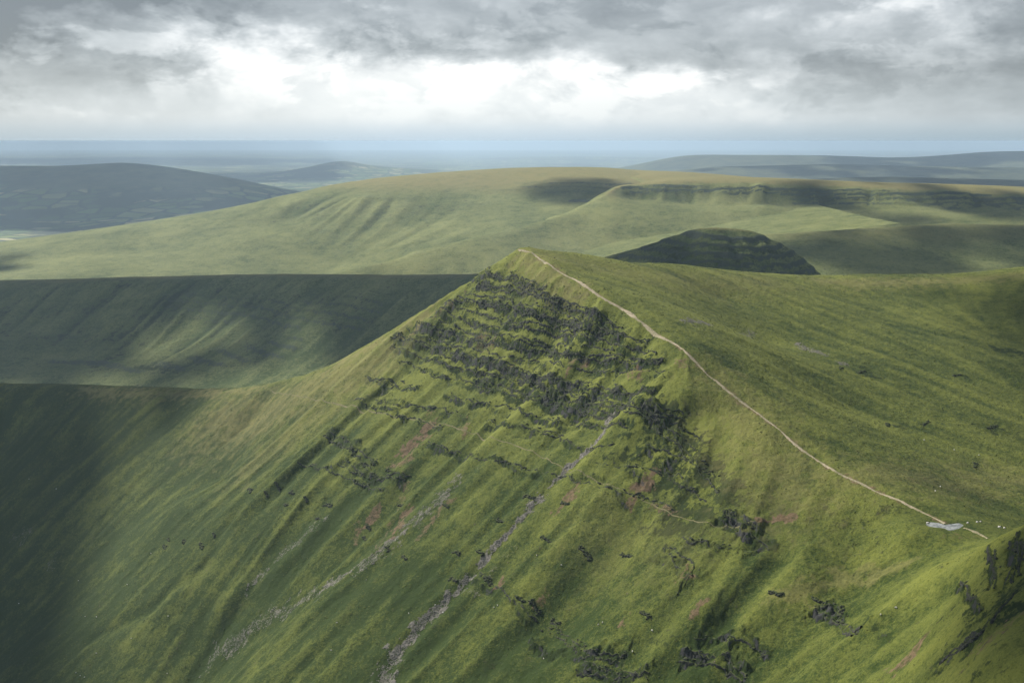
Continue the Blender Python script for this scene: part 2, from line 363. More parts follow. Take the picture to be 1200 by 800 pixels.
# ---- fan-shaped grid, finer near the eye
def fan(y0, y1, rows, a, cols):
    ys = y0*(y1/y0)**np.linspace(0, 1, rows); k = np.linspace(-a, a, cols)
    yy = np.repeat(ys[:, None], cols, 1); return k[None]*yy, yy
FX, FY = fan(250.0, 1960.0, 1050, .575, 1250)
FZ = bil(relief, NX0, NY0, NR, FX, FY)
BZ = bil(base, NX0, NY0, NR, FX, FY)
FS = bil(steep, NX0, NY0, NR, FX, FY)
rib_a = bil(L1*.9 + L2*.25, NX0, NY0, NR, FX, FY)
z0 = np.zeros_like(FX, dtype=np.float32)
ROCKS = [  # crag zones: polyline in the photograph, half width in metres, strength
    ([(558,322),(600,326),(640,338)],7,.8), ([(560,335),(620,342),(690,366),(728,386)],7.5,1.0), ([(535,350),(600,362),(670,378),(760,402)],6.5,.95),
    ([(515,362),(560,382),(620,384),(700,398),(770,414)],5,.85), ([(490,378),(540,398),(600,404),(680,418),(778,424)],7,1.0),
    ([(462,392),(520,412),(590,430),(650,448),(720,458),(764,462)],7,1.0), ([(460,404),(530,432),(600,444),(640,458)],5,.75), ([(560,446),(640,470),(690,482),(725,484)],7,.9),
    ([(650,492),(700,498),(735,500)],5,.6),([(640,462),(700,474),(760,480),(800,490)],6,.8), ([(752,476),(790,500),(820,520)],9,.8), ([(770,500),(820,545),(846,570)],7,.65),
    ([(430,440),(460,452),(490,456)],6,.6), ([(440,470),(520,480),(560,492)],5,.6), ([(385,505),(410,525),(440,545)],8,.7), ([(400,540),(440,560),(480,560)],6,.62),
    ([(570,494),(620,500),(660,512)],5,.62), ([(620,505),(690,525),(720,520)],4,.55), ([(620,552),(690,562),(740,580),(800,600)],4,.55), ([(850,600),(880,620),(905,640)],8,.8),
    ([(700,540),(760,552),(800,560)],4,.5), ([(560,670),(600,700),(640,730)],3.5,.55), ([(640,735),(690,765),(735,770)],6,.9), ([(680,780),(720,790),(760,790)],6,.7),
    ([(800,770),(850,775),(870,800)],7,.9), ([(820,745),(870,750),(900,770)],5,.8), ([(960,710),(985,725),(1005,740)],6,.75), ([(1020,735),(1045,750)],4,.5), ([(800,630),(850,640),(885,650)],5,.5),
    ([(780,640),(810,670),(800,690)],6,.5), ([(1190,630),(1200,650),(1190,680)],10,.9), ([(1160,640),(1170,665),(1165,690)],4,.8), ([(1130,680),(1140,700),(1150,720)],4,.8), ([(1185,700),(1150,745),(1110,770)],8,.6),
    ([(545,343),(600,352),(650,362),(715,388)],3.2,.55), ([(520,356),(575,372),(640,382),(710,392)],3.2,.55), ([(503,372),(560,392),(640,402),(720,410)],3.2,.55), ([(476,386),(540,407),(620,421),(700,434),(780,436)],3.4,.55),
    ([(540,432),(600,447),(690,466),(745,472)],3.2,.75), ([(470,424),(520,442),(580,458)],3.2,.7), ([(520,462),(600,480),(660,494)],3.2,.7), ([(415,470),(470,488),(520,502)],3,.65), ([(350,540),(400,558),(450,574)],3,.62), ([(500,520),(560,535),(620,552)],3,.65), ([(760,520),(800,536),(835,552)],3.5,.75), ([(745,545),(790,565),(830,585)],3.5,.7)]
rock = z0.copy(); cliff = z0.copy(); dZ = z0.copy()
lg = tsample(T_HP, FX, FY, 3.0); lh = tsample(T_HP, FX, FY, 1.0, 40, 17); lw = tsample(T_HP, FX, FY, 2.6, 80, 3)
def resamp(px, step=12.0):
    out = []
    for (u0, v0), (u1, v1) in zip(px[:-1], px[1:]):
        n = max(1, int(math.hypot(u1-u0, v1-v0)/step))
        for i in range(n): out.append((u0+(u1-u0)*i/n, v0+(v1-v0)*i/n))
    return out + [px[-1]]
for px, w, a in ROCKS:                             # beds of rock: a stack of small cliffs with grass benches between
    P = np.array([cast(u, v) for u, v in resamp(px)])
    X0, X1, Y0, Y1 = P[:, 0].min()-60, P[:, 0].max()+60, P[:, 1].min()-60, P[:, 1].max()+60
    r0 = max(0, int(math.log(Y0/250)/math.log(1960/250)*1049)); r1 = min(1050, int(math.log(Y1/250)/math.log(1960/250)*1049)+2)
    k0 = min(X0/Y0, X0/Y1); k1 = max(X1/Y0, X1/Y1); c0 = max(0, int((k0+.575)/1.15*1249)); c1 = min(1250, int((k1+.575)/1.15*1249)+2)
    S = (slice(r0, r1), slice(c0, c1)); x, y = FX[S], FY[S]
    d, t, L = poly_dist(x, y, [tuple(p[:2]) for p in P])
    seg = np.concatenate([[0], np.cumsum(np.hypot(*np.diff(P[:, :2], axis=0).T))])
    zl = np.interp(t, seg, P[:, 2]); dz = BZ[S] - zl + lg[S]*.8 + lh[S]*.35
    ends = sstep(0, 10, t + d*0)*1.0; near = 1 - sstep(w*2.2, w*3.6, d)
    h = w*.40; endk = np.where((t < .5) | (t > L-.5), 1 - sstep(0, w*.7, d), 1.0); near = near*endk
    inb = (1 - sstep(h*.8, h*1.25, np.abs(dz)))*near*a
    brk = np.clip(.75 + .75*lw[S], .0, 1.25)       # crags fade in and out along the bed
    npart = max(1, int(round(2*h/3.2)))
    acc = np.zeros_like(dz); cf = np.zeros_like(dz)
    for i in range(npart):
        off = (-h + 2*h*(i+.5)/npart); q = dz - off
        amp = 4.4*brk*a*near
        acc += amp*(np.tanh(q/.55))*np.exp(-np.abs(q)/3.2)*.5
        cf = np.maximum(cf, np.exp(-(q/1.05)**2)*np.clip(brk, 0, 1.1)*a*near)
    dZ[S] += acc; rock[S] = np.maximum(rock[S], inb); cliff[S] = np.maximum(cliff[S], cf)
FACET = [(603,296),(622,318),(648,340),(700,368),(758,410),(792,434),(790,446),(762,461),(735,490),(640,482),(560,458),(470,408),(505,368),(556,328)]
FP = [tuple(cast(u, v)[:2]) for u, v in FACET]
def inside(x, y, P):
    r = np.zeros(x.shape, bool)
    for (ax, ay), (bx, by) in zip(P, P[1:] + [P[0]]): r ^= ((ay > y) != (by > y)) & (x < (bx-ax)*(y-ay)/(by-ay+1e-9)+ax)
    return r
fm = inside(FX + lg*3, FY + lh*3, FP); fd, _, _ = poly_dist(FX, FY, FP + [FP[0]]); fm = fm*sstep(0, 8, fd)
st_ = BZ - .18*FX - .097*FY + lg*.9 + lh*.35
for per_, off_, seed_ in ((5.2, 0.0, 3.3), (8.3, 2.1, 9.1)):
    q_ = (st_ + off_)/per_; k_ = np.floor(q_); q_ = (q_ - k_ - .5)*per_; hs = (np.sin(k_*7.13 + seed_)*43758.5453) % 1.0
    am = fm*np.clip(hs*1.3 - .1, 0, 1)*np.clip(.55 + .8*tsample(T_FBM, FX, FY, 4.2, seed_*9, 13), 0, 1.2)
    dZ = dZ + 2.0*am*np.tanh(q_/.4)*np.exp(-np.abs(q_)/2.2)*.5
    cliff = np.maximum(cliff, .7*am*np.exp(-(q_/.75)**2))
strat = BZ - .18*FX - .097*FY + lg*1.0 + lh*.3
per = 9.0; ph = (strat/per) % 1.0; kk = np.floor(strat/per); hsh = (np.sin(kk*12.9898)*43758.5453) % 1.0
FZ = FZ + dZ + (sstep(0, .25, ph) - ph)*per*np.clip(FS*.13, 0, 1)*hsh*np.clip(lw*.8+.4, 0, 1)
knob = tsample(T_WHITE, FX, FY, 1.1, 5, 5)
FZ = FZ + tsample(T_FINE, FX, FY, 1.1)*(.24 + rock*.45) + np.clip(knob - .4, 0, 2)*(rock*.5 + cliff*.8)
rockm = np.clip(cliff*.80*np.clip(.7 + .35*lh, .3, 1.1) + rock*.10, 0, 1.1)
heather_shade = np.clip(rock*.62 + cliff*.5, 0, 1)
def paint(lst, rough=.55):
    out = z0.copy(); ng = tsample(T_HP, FX, FY, 1.3, 12, 70)
    for px, w, a in lst:
        P = line(px) if len(px) > 1 else [tuple(cast(*px[0])[:2]), tuple(cast(*px[0])[:2] + np.array((.5, .5)))]
        d, t, L = poly_dist(FX, FY, P); d = d + ng*np.minimum(w*rough, 5 + w*.25)
        out = np.maximum(out, a*(1 - sstep(w*.4 if w < 12 else -w*.2, w*1.2 if w < 12 else w*1.6, d)))
    return out
PATHPX = [(608,292.5),(618,296),(628,302),(640,309),(655,318),(670,326),(686,337),(700,346),(712,353),(722,358),(735,366),(748,376),(762,387),(778,397),(792,405),(804,414),(816,425),(826,436),(840,446),(850,456),(862,466),
          (880,479),(900,494),(916,507),(930,519),(946,531),(962,543),(980,553),(1000,563),(1020,572),(1040,581),(1060,590),(1080,598),(1096,605),(1108,611)]
scree = paint([(GULLY[:4],3.0,.85),(GULLY[3:8],3.4,.75),(GULLY[7:10],4.0,.7),(GULLY[9:12],5,.64),(GULLY[11:],8,.62),([(530,570),(490,610),(430,660),(380,690)],8,.5),([(380,690),(310,730),(250,770)],8,.42),([(375,610),(330,650),(290,690)],5,.42),
               ([(800,376),(830,379)],6,.5),([(935,405),(960,415)],8,.55),([(880,388),(870,392)],5,.4),([(985,425),(990,428)],5,.5),([(1000,625),(1010,620)],3,.3),([(20,625),(30,630)],10,.3),([(60,655),(65,665)],7,.3),([(600,640),(560,690)],4,.3)])
soil = paint([([(497,505),(488,516),(478,530)],9,1.1),([(460,545),(478,540)],6,.7),([(480,545),(465,600)],4,.45),([(765,555),(745,585)],6,.9),([(750,572),(740,570)],4,.7),([(672,575),(655,600)],4.5,.85),([(742,432),(750,440)],5,.8),([(690,420),(682,430)],4,.7),
              ([(565,398),(575,408)],8,.55),([(670,425),(665,438)],3.5,.8),([(440,600),(425,620)],5,.8),([(478,600),(462,625)],5,.8),([(525,590),(490,630)],5,.6),([(420,615),(415,640)],4,.5),([(884,609),(905,611),(925,608),(938,605)],3.2,1.0),
              ([(825,705),(815,720)],3.5,.85),([(805,668),(812,678)],4,.7),([(588,678),(585,688)],3.5,.85),([(718,730),(730,732)],4,.75),([(640,695),(628,710)],3.5,.6),([(540,500),(548,505)],5,.6),([(500,487),(515,497)],4,.5),
              ([(1065,770),(1040,790)],6,.8),([(1180,735),(1150,760)],7,.5),([(460,610),(440,650)],4,.45),([(545,343),(500,378),(465,400)],3,.5),(PATHPX,2.2,.62),([(795,420),(805,428)],5,.6),([(1140,628),(1120,632)],6,.35),([(760,590),(790,600)],3,.5),([(600,430),(590,440)],6,.45)])
tan_lit = paint([([(615,300),(640,325),(680,345)],12,.55),([(900,700),(940,690),(1000,676),(1050,666)],7,.42),([(870,480),(900,540),(930,580)],35,.4),([(1000,560),(1100,565),(1180,560)],30,.35),([(640,300),(760,325),(900,330)],35,.3),([(965,330),(1080,330),(1200,322)],22,.55),
              ([(100,456),(230,460),(300,457)],14,.6),([(500,370),(440,405),(380,436)],9,.7),([(260,490),(340,470),(430,430)],45,.55),([(300,540),(380,480)],30,.35),([(840,440),(870,500)],20,.35),([(800,640),(700,620)],30,.15)], .6)  # tan grass; left-ridge strokes also paint extra sunlight into the colour
heather_shade = np.maximum(heather_shade, paint([([(788,488),(812,535),(856,592)],13,.95),([(765,500),(785,560),(815,610)],24,.85),([(735,505),(740,550),(760,600)],14,.4),([(560,335),(640,365),(740,415)],30,.42),([(500,385),(600,415),(740,445)],26,.38),([(840,610),(800,690),(780,760)],16,.3),([(1185,690),(1160,740)],22,.6),([(1170,410),(1200,415)],14,.8),([(1010,432),(1015,440)],8,.7),([(1120,440),(1130,442)],6,.6),([(1160,500),(1165,505)],8,.6),([(1050,500),(1090,505)],8,.4),([(1140,545),(1145,548)],8,.5),([(1090,570),(1140,580)],14,.4),  # heather, with the shadow wedge right of the nose painted into it
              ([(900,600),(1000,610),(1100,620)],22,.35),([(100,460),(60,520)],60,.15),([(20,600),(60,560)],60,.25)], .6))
POND = [(1083,614),(1090,611),(1100,612),(1108,614),(1116,613),(1124,612),(1131,615),(1126,619),(1119,621),(1112,622),(1106,619),(1097,618),(1088,617)]
pz = float(np.median([cast(u, v)[2] for u, v in POND])) - .25
PW = [tuple((ray(u, v)*(pz/ray(u, v)[2]))[:2]) for u, v in POND]
pc = np.mean(PW, 0); m_ = (np.hypot(FX-pc[0], FY-pc[1]) < 70)
dI, _, _ = poly_dist(FX[m_], FY[m_], PW + [PW[0]])
ins = inside(FX[m_], FY[m_], PW)
sgn = np.where(ins, -dI, dI); w_ = 1 - sstep(4.0, 30.0, sgn)
FZ[m_] = FZ[m_]*(1-w_) + w_*(pz + np.clip(sgn*.16, -.5, .35) + .10)
hill = grid_mesh('hill', FX, FY, FZ, M_NEAR, dict(dry_light=np.clip(sstep(-315, -185, BZ)*(.35+.65*FS) + (1-FS)*.22 + .28*sstep(-180,-120,BZ), 0, 1), rib=rib_a, rock=rockm, heather_shade=heather_shade, scree=scree, soil=soil, tan=tan_lit))  # grass painted brighter uphill to imitate lit heights above a dimmed foot
tag(hill, kind='structure')
RELZ = FZ
def ground_z(x, y):                                # surface height on the fan mesh
    j = (np.log(y/250.0)/math.log(1960.0/250.0))*1049; i = (x/y + .575)/1.15*1249
    i = min(max(i, 0), 1247.9); j = min(max(j, 0), 1047.9); i0 = int(i); j0 = int(j); a = i-i0; b = j-j0
    return float((FZ[j0, i0]*(1-a) + FZ[j0, i0+1]*a)*(1-b) + (FZ[j0+1, i0]*(1-a) + FZ[j0+1, i0+1]*a)*b)

# ------------------------------------------------------------------ middle and far hills
def relief_hill(name, P, bounds, res, lic_amp=6.0, fb=6.0, cell=60.0, c=60.0, mat=None, bands=None, skirt=None, sharp=.7, tanz=None, dry_light=.6, ribc=1.5, ring=None):
    x0, x1, y0, y1 = bounds
    P = [np.array(p, float) for p in P]
    if ring is not None:
        for s in np.linspace(0, 1, 9):
            for q in ((x0+(x1-x0)*s, y0), (x0+(x1-x0)*s, y1), (x0, y0+(y1-y0)*s), (x1, y0+(y1-y0)*s)): P.append(np.array((*q, ring)))
    f = rbf_fit(P, c)
    xs = np.arange(x0, x1, res); ys = np.arange(y0, y1, res); gx, gy = np.meshgrid(xs, ys)
    st = max(1, int(round(len(xs)*len(ys)/60000))**.5); st = max(1.0, (len(xs)*len(ys)/60000)**.5)
    xs2 = np.arange(x0, x1+res*st, res*st); ys2 = np.arange(y0, y1+res*st, res*st); g2x, g2y = np.meshgrid(xs2, ys2)
    z = blur(bil(f(g2x, g2y), x0, y0, res*st, gx, gy).astype(np.float32), 1.6)
    sy, sx = np.gradient(z, res); sl = np.hypot(sx, sy); stp = sstep(.18, .5, blur(sl.astype(np.float32), 3))
    L = lic(z, (tsample(T_WHITE, gx, gy, res*1.6, 5, 5) + .6*tsample(T_WHITE, gx, gy, res*4.5, 50, 15)).astype(np.float32), res, 26, 1.6)
    fbm = tsample(T_FBM, gx, gy, cell/4, 33, 21); fb2 = tsample(T_FBM2, gx, gy, res*2.2, 3, 71)
    zz = z + L*lic_amp*stp + fbm*fb*(.4 + .6*stp) + fb2*fb*.16
    rk = np.zeros_like(z)
    if bands:                                      # (polyline in px with depth, half width, strength)
        nb = tsample(T_FBM2, gx, gy, cell/6, 3, 9)
        for px, w, a in bands:
            d, t, Ln = poly_dist(gx, gy, [tuple(at(*q)[:2]) for q in px]); d = d + nb*w*.3
            rk = np.maximum(rk, a*(1 - sstep(w*.5, w*1.3, d)))
        per = 15.0; sr = z + nb*4.0; ph = (sr/per) % 1.0
        zz = zz + (sstep(0, .3, ph) - ph)*per*rk*.5
        rkm = rk*(1 - sstep(.3, .55, ph))*.9 + rk*.12
    else: rkm = rk
    tn = np.zeros_like(z) if tanz is None else tanz(gx, gy, z, sl)
    o = grid_mesh(name, gx, gy, zz, mat or M_MID, dict(rib=L*ribc*stp, rock=rkm, heather_shade=np.clip(rk*.5 + np.clip(-L*.22 + fbm*.26 + fb2*.12, 0, .7)*stp, 0, 1), scree=np.zeros_like(z), soil=np.zeros_like(z), tan=tn, dry_light=np.full_like(z, dry_light)))
    tag(o, kind='structure'); return o, (zz, x0, y0, res)
def A_(l): return [at(*p) for p in l]
def AD(l, st): return dense(A_(l), st)
# ridge beyond the peak: long shoulder on the left, steep-faced top on the right
crA = [(-200,338,3500),(-60,332,3350),(0,330,3280),(100,328,3170),(200,325,3040),(300,322,2900),(400,321,2750),(480,320,2640),(555,319,2540),(620,312,2420),(680,306,2310),
       (715,298,2260),(760,286,2225),(800,274.5,2205),(835,268.5,2200),(880,269,2210),(905,275,2215),(935,293,2215),(955,309,2210),(970,325,2205),(1000,350,2180)]
PA = AD(crA, 40)
PA += [p + np.array((60, 330, -170)) for p in A_(crA)] + [p + np.array((120, 800, -400)) for p in A_(crA)[::2]]
PA += A_([(-150,400,3000),(0,390,2900),(0,455,2520),(100,400,2820),(100,455,2520),(280,455,2320),(200,400,2720),(300,400,2560),(400,400,2420),(400,430,2300),(480,360,2450),(500,400,2250),(300,360,2730),(100,360,2990),(0,355,3060),(600,360,2180),
          (835,325,2110),(760,320,2130),(900,325,2115),(680,350,2150),(835,380,2020),(950,380,2060),(200,500,2150),(0,520,2250),(400,500,2000),(600,480,1950),(800,480,1900)])
relief_hill('hill', PA, (-1700, 900, 1950, 4300), 5.0, 2.4, 7.0, 70, 18, dry_light=.25, ribc=.8, bands=[([(720,302,2200),(800,285,2175),(900,285,2175),(950,312,2175)],50,.75),([(730,318,2140),(840,305,2140),(940,318,2140)],50,.65),
    ([(200,370,2880),(330,385,2640),(420,395,2500)],45,.5),([(60,420,2680),(200,430,2560),(330,420,2480)],50,.55),([(30,395,2850),(150,392,2780)],40,.4)],
    tanz=lambda x, y, z, s: sstep(-420, -380, z)*(1-sstep(.15, .35, s))*.5)
# broad slope behind it on the right
crB = [(600,330,3100),(700,312,3080),(800,289,3050),(850,279,3040),(895,273,3030),(950,270,3040),(1000,267,3060),(1060,263,3080),(1120,260,3100),(1200,262,3120),(1300,262,3150),(1420,264,3200)]
PB = A_(crB) + [p + np.array((40, 350, -120)) for p in A_(crB)] + [p + np.array((40, 800, -450)) for p in A_(crB)]
PB += A_([(960,318,2650),(1000,300,2760),(1000,322,2620),(1100,300,2800),(1100,325,2620),(1200,295,2860),(1200,318,2660),(1300,300,2860),(920,300,2760),(860,310,2800),(1100,280,2950),(950,285,2900),(1000,380,2350),(1200,380,2350),(800,380,2500)])
relief_hill('hill', PB, (0, 2000, 2350, 4100), 8.0, 3.0, 7.0, 90, 40, bands=[([(1140,318,2650),(1200,305,2740)],30,.3)], tanz=lambda x, y, z, s: sstep(.35, .1, s)*0+sstep(-262, -235, z)*.35)
# big moorland plateau with its crag rim, and the spur that drops from it to the left
rim = [(735,217,4300),(800,219,4250),(860,220,4230),(900,221,4200),(950,222,4170),(1000,223.5,4150),(1100,227,4100),(1200,232,4060),(1320,237,4000),(1450,243,3950)]
spur = [(722,221,4260),(710,228,4200),(680,244,4060),(650,254,3960),(600,267,3850),(540,281,3700),(480,296,3560),(430,309,3460),(385,320,3400),(330,336,3350),(260,360,3300)]
skyC = [(690,197.5,5700),(740,199,5550),(800,202.5,5450),(870,208,5300),(960,214,5150),(1050,220,4950),(1200,228.5,4700),(1350,235,4500)]
PC = AD(rim, 90) + AD(spur, 90) + A_(skyC)
PC += [p + np.array((20, -70, -48)) for p in A_(rim)]
PC += [p + np.array((-90, 150, -90)) for p in A_(spur)] + [p + np.array((-200, 380, -260)) for p in A_(spur)[1:]]
PC += [p + np.array((60, 700, -160)) for p in A_(skyC)]
PC += A_([(735,250,3950),(735,290,3650),(900,260,3850),(900,240,4020),(1000,245,3950),(1000,262,3800),(1100,250,3880),(1200,252,3820),(600,300,3500),(650,280,3720),(680,262,3880),(450,322,3380),(820,250,3930),(820,280,3680),(700,320,3350),(900,300,3480),(1200,290,3500),(1000,330,3250),(500,345,3250),
          (740,208,4900),(860,213,4800),(1000,218.5,4650)])
def tC(x, y, z, s): return sstep(-215, -185, z)*(1 - sstep(.2, .4, s))*.95 + .12
relief_hill('hill', PC, (-1700, 2900, 3150, 6600), 9.0, 4.0, 5.0, 90, 25, dry_light=.55, bands=[([(735,219,4285),(860,222,4215),(950,224,4160),(1100,229,4090),(1330,239,3990)],28,.8),([(940,228,4120),(1100,235,4060),(1300,244,3980)],50,.6)], tanz=tC)
sky2 = [(-260,318,5300),(-80,298,5100),(0,286,5000),(60,277.5,5000),(130,268,5000),(200,257,5000),(270,244.5,5000),(330,231,5060),(380,219.5,5150),(440,210.5,5270),(500,205,5380),(560,201,5470),(640,198,5620),(700,197.5,5720)]
PD = AD(sky2, 120) + [p + np.array((-30, 400, -90)) for p in A_(sky2)] + [p + np.array((-60, 1100, -420)) for p in A_(sky2)[:10]]
PD += A_([(735,213,4750),(700,211.5,4750),(640,213,4800),(600,219,4800),(540,223,4780),(480,228,4750),(420,232,4720),(735,226,4550),(690,228,4600),(640,232,4600),(580,238,4560),(600,262,4170),(385,318,3980),(200,320,3880),(0,330,3700),(100,300,4300),(300,280,4400),(500,260,4400),(640,250,4320),(0,308,4250),
          (200,285,4500),(350,255,4700),(400,290,4250),(250,300,4200),(740,250,4300),(800,235,4500),(850,215,5200),(300,360,3500),(100,370,3350),(-150,360,3600),(500,330,3500),(600,300,3700)])
relief_hill('hill', PD, (-2400, 1100, 3200, 6700), 9.0, 6.0, 9.0, 90, 30, dry_light=.5, bands=[([(735,216,4700),(700,215,4690),(650,217,4740),(600,223,4750)],30,.5),([(735,222,4600),(690,222,4650),(640,227,4650)],34,.45),([(730,233,4480),(680,237,4500)],45,.8),([(300,258,4700),(420,262,4600),(560,250,4520)],50,.35),([(380,240,4700),(480,240,4700)],40,.3)],
    tanz=lambda x, y, z, s: sstep(-230, -175, z)*(1 - sstep(.18, .42, s))*.9 + sstep(0, 1, s*0+.5)*.1)

def farm_colour(nt, P):
    v = nt.nodes.new('ShaderNodeTexVoronoi'); v.voronoi_dimensions = '2D'; v.distance = 'MINKOWSKI'; v.inputs['Exponent'].default_value = 4; v.inputs['Scale'].default_value = 1/230; nt.links.new(P, v.inputs['Vector'])
    r = nt.nodes.new('ShaderNodeValToRGB'); s = nt.nodes.new('ShaderNodeSeparateColor'); nt.links.new(v.outputs['Color'], s.inputs[0]); nt.links.new(s.outputs[0], r.inputs[0])
    r.color_ramp.interpolation = 'CONSTANT'; e = r.color_ramp.elements; e[0].color = (.05, .09, .025, 1); e[1].position = .3; e[1].color = (.10, .16, .045, 1)
    for p, c in ((.5, (.15, .19, .06)), (.68, (.07, .11, .035)), (.82, (.36, .33, .17)), (.92, (.21, .22, .09))): k = e.new(p); k.color = (*c, 1)
    d = nt.nodes.new('ShaderNodeTexVoronoi'); d.voronoi_dimensions = '2D'; d.feature = 'DISTANCE_TO_EDGE'; d.inputs['Scale'].default_value = 1/230; nt.links.new(P, d.inputs['Vector'])
    c = mixc(nt, N(nt, d.outputs['Distance']).step(.12, .05), r.outputs[0], (.020, .032, .014))
    wds = noise(nt, P, 1/1300, 6, .62); return mixc(nt, wds.step(.50, .56), c, (.018, .030, .014))
def far_mat(name, a, b, sc, c3=None):
    m = new_mat(name); nt = m.node_tree; P = nt.nodes.new('ShaderNodeNewGeometry').outputs['Position']
    n1 = noise(nt, P, 1/sc, 5, .6); n2 = noise(nt, P, 5/sc, 4, .6, off=(3, 3, 3))
    c = mixc(nt, ((n1-.5)*2.6 + (n2-.5)*2.4 + .5).clamp(), a, b)
    sx = nt.nodes.new('ShaderNodeSeparateXYZ'); nt.links.new(P, sx.inputs[0])
    c = mixc(nt, (N(nt, sx.outputs[2]) + (n2 - .5)*260.0).step(-430, -560), c, farm_colour(nt, P))
    return finish(m, c, .95)

M_FAR = far_mat('far_moor', (.026, .036, .020), (.085, .095, .045), 900)
M_FARM = new_mat('farmland'); finish(M_FARM, farm_colour(M_FARM.node_tree, M_FARM.node_tree.nodes.new('ShaderNodeNewGeometry').outputs['Position']), .95)
def far_hill(cr, depth_front, depth_back, c, res, amp, base=-760, mat=None, mar=3000):
    P = A_(cr); xs = [p[0] for p in P]; ys = [p[1] for p in P]
    Q = list(P)
    for p in P:
        h = p[2] - (-700)
        Q.append(np.array((p[0]*1.0, p[1]-depth_front*.45, -700 + h*.55))); Q.append(np.array((p[0], p[1]-depth_front, -715.0)))
        Q.append(np.array((p[0], p[1]+depth_back, -700 + h*.4)))
    b = (min(xs)-mar, max(xs)+mar, min(ys)-depth_front-mar*.7, max(ys)+depth_back+mar*.7)
    o, _ = relief_hill('hill', Q, b, res, amp, amp*1.4, res*10, c, mat=mat or M_FAR, ring=base)
    return o
far_hill([(-150,197,13500),(-60,195.5,13500),(0,195,13400),(60,195,13300),(110,192,13200),(140,190,13200),(180,193,13100),(230,201,12900),(280,214,12500),(320,229,12100),(345,240,11700)], 2600, 2500, 200, 45, 22)
far_hill([(90,264,9700),(150,257,9600),(200,252.5,9600),(250,250,9700),(290,249,9900),(320,250,10100)], 500, 700, 100, 30, 8, mar=900)
far_hill([(260,206,24500),(300,204,24500),(340,198,24300),(370,192,24000),(388,188,24000),(402,186.5,24000),(416,189,24000),(440,194,24000),(480,198,24200),(520,200,24500),(560,201,25000)], 3500, 3000, 250, 90, 25)
far_hill([(190,197,33000),(240,195,33000),(300,194,33000),(360,195,33000)], 3500, 3000, 500, 150, 30)
far_hill([(480,188,45000),(560,186,45000),(640,184.5,45000),(720,184,45000),(800,185,45000)], 6000, 6000, 900, 250, 30)
far_hill([(735,198,19500),(760,192,19500),(782,184.5,19800),(805,180.5,20000),(840,180,20000),(900,180.5,20000),(960,181,20000),(1010,182.5,20000),(1060,183.5,20000),(1110,181,19800),(1150,178,19500),(1200,176.5,19500),(1330,175,19500)], 4200, 3000, 350, 80, 25)
far_hill([(790,199,14500),(850,194,14500),(900,193,14600),(980,191,14600),(1060,193,14500),(1120,195,14300),(1200,196,14200),(1330,196,14200)], 3000, 2200, 250, 60, 20)
far_hill([(880,213,9600),(930,209,9600),(990,206,9600),(1050,205,9500),(1110,207,9400),(1160,209,9300),(1230,210,9300),(1330,210,9300)], 2300, 1500, 180, 45, 16)

# farmland floor out to the horizon
gxs = np.concatenate([np.linspace(-52000, -9000, 30), np.arange(-8800, 8900, 110), np.linspace(9000, 52000, 30)]); gys = np.concatenate([np.arange(2200, 16000, 110), np.geomspace(16000, 90000, 60)])
X2, Y2 = np.meshgrid(gxs, gys)
Z2 = -705 + tsample(T_FBM, X2, Y2, 260, 3, 3)*16 - 8*0
ground = grid_mesh('ground', X2, Y2, Z2, M_FARM); tag(ground, kind='structure')

# ------------------------------------------------------------------ haze
me = bpy.data.meshes.new('haze'); bm = bmesh.new(); bmesh.ops.create_cube(bm, size=1.0)
for v in bm.verts: v.co = Vector((v.co.x*110000, 46500 + v.co.y*97000, -430 + v.co.z*880))
bm.to_mesh(me); bm.free(); hz_o = bpy.data.objects.new('haze', me); C.objects.link(hz_o); tag(hz_o, kind='stuff')
m = bpy.data.materials.new('haze'); m.use_nodes = True; nt = m.node_tree; nt.nodes.clear()
pv = nt.nodes.new('ShaderNodeVolumePrincipled'); pv.inputs['Color'].default_value = (.59, .79, 1.0, 1); pv.inputs['Density'].default_value = 3.1e-5; pv.inputs['Anisotropy'].default_value = 0.25
oo = nt.nodes.new('ShaderNodeOutputMaterial'); nt.links.new(pv.outputs[0], oo.inputs['Volume']); me.materials.append(m)

M_CLOUD = finish(new_mat('shade_cloud'), (.85, .86, .88), 1.0)
def shade_cloud(gx, gy, gz, rx, ry, rot=0.0, H=2300.0, seed=0, n=34, fill=1.0):
    """a broken cumulus that stands up-sun of the ground it shades"""
    g = random.Random(seed); k = (H - gz)/SUN.z; c = Vector((gx, gy, gz)) + SUN*k
    bm = bmesh.new(); cr, sr = math.cos(rad(rot)), math.sin(rad(rot)); small = min(rx, ry)
    for i in range(n):
        r = math.sqrt(g.random())**.9; a = g.random()*6.283; px, py = math.cos(a)*r, math.sin(a)*r
        s_ = small*(.42 - .26*r)*g.uniform(.7, 1.25)*fill*(1.25 if rx > 2500 else 1)
        x, y = px*rx*.92, py*ry*.92
        res = bmesh.ops.create_icosphere(bm, subdivisions=3, radius=1.0)
        for v in res['verts']:
            d = v.co.copy(); q = 1 + .16*math.sin(5*d.x+i)*math.sin(6*d.y+2*i) + .10*math.sin(11*d.x+3*i)*math.sin(13*d.y+i)
            v.co = Vector((x + d.x*s_*q, y + d.y*s_*q, max(d.z, -.25)*s_*.42*q))
            v.co.x, v.co.y = v.co.x*cr - v.co.y*sr, v.co.x*sr + v.co.y*cr
    for f in bm.faces: f.smooth = True
    me = bpy.data.meshes.new('shade_cloud'); bm.to_mesh(me); bm.free(); me.materials.append(M_CLOUD)
    o = bpy.data.objects.new('shade_cloud', me); C.objects.link(o); o.location = c; tag(o, kind='structure')
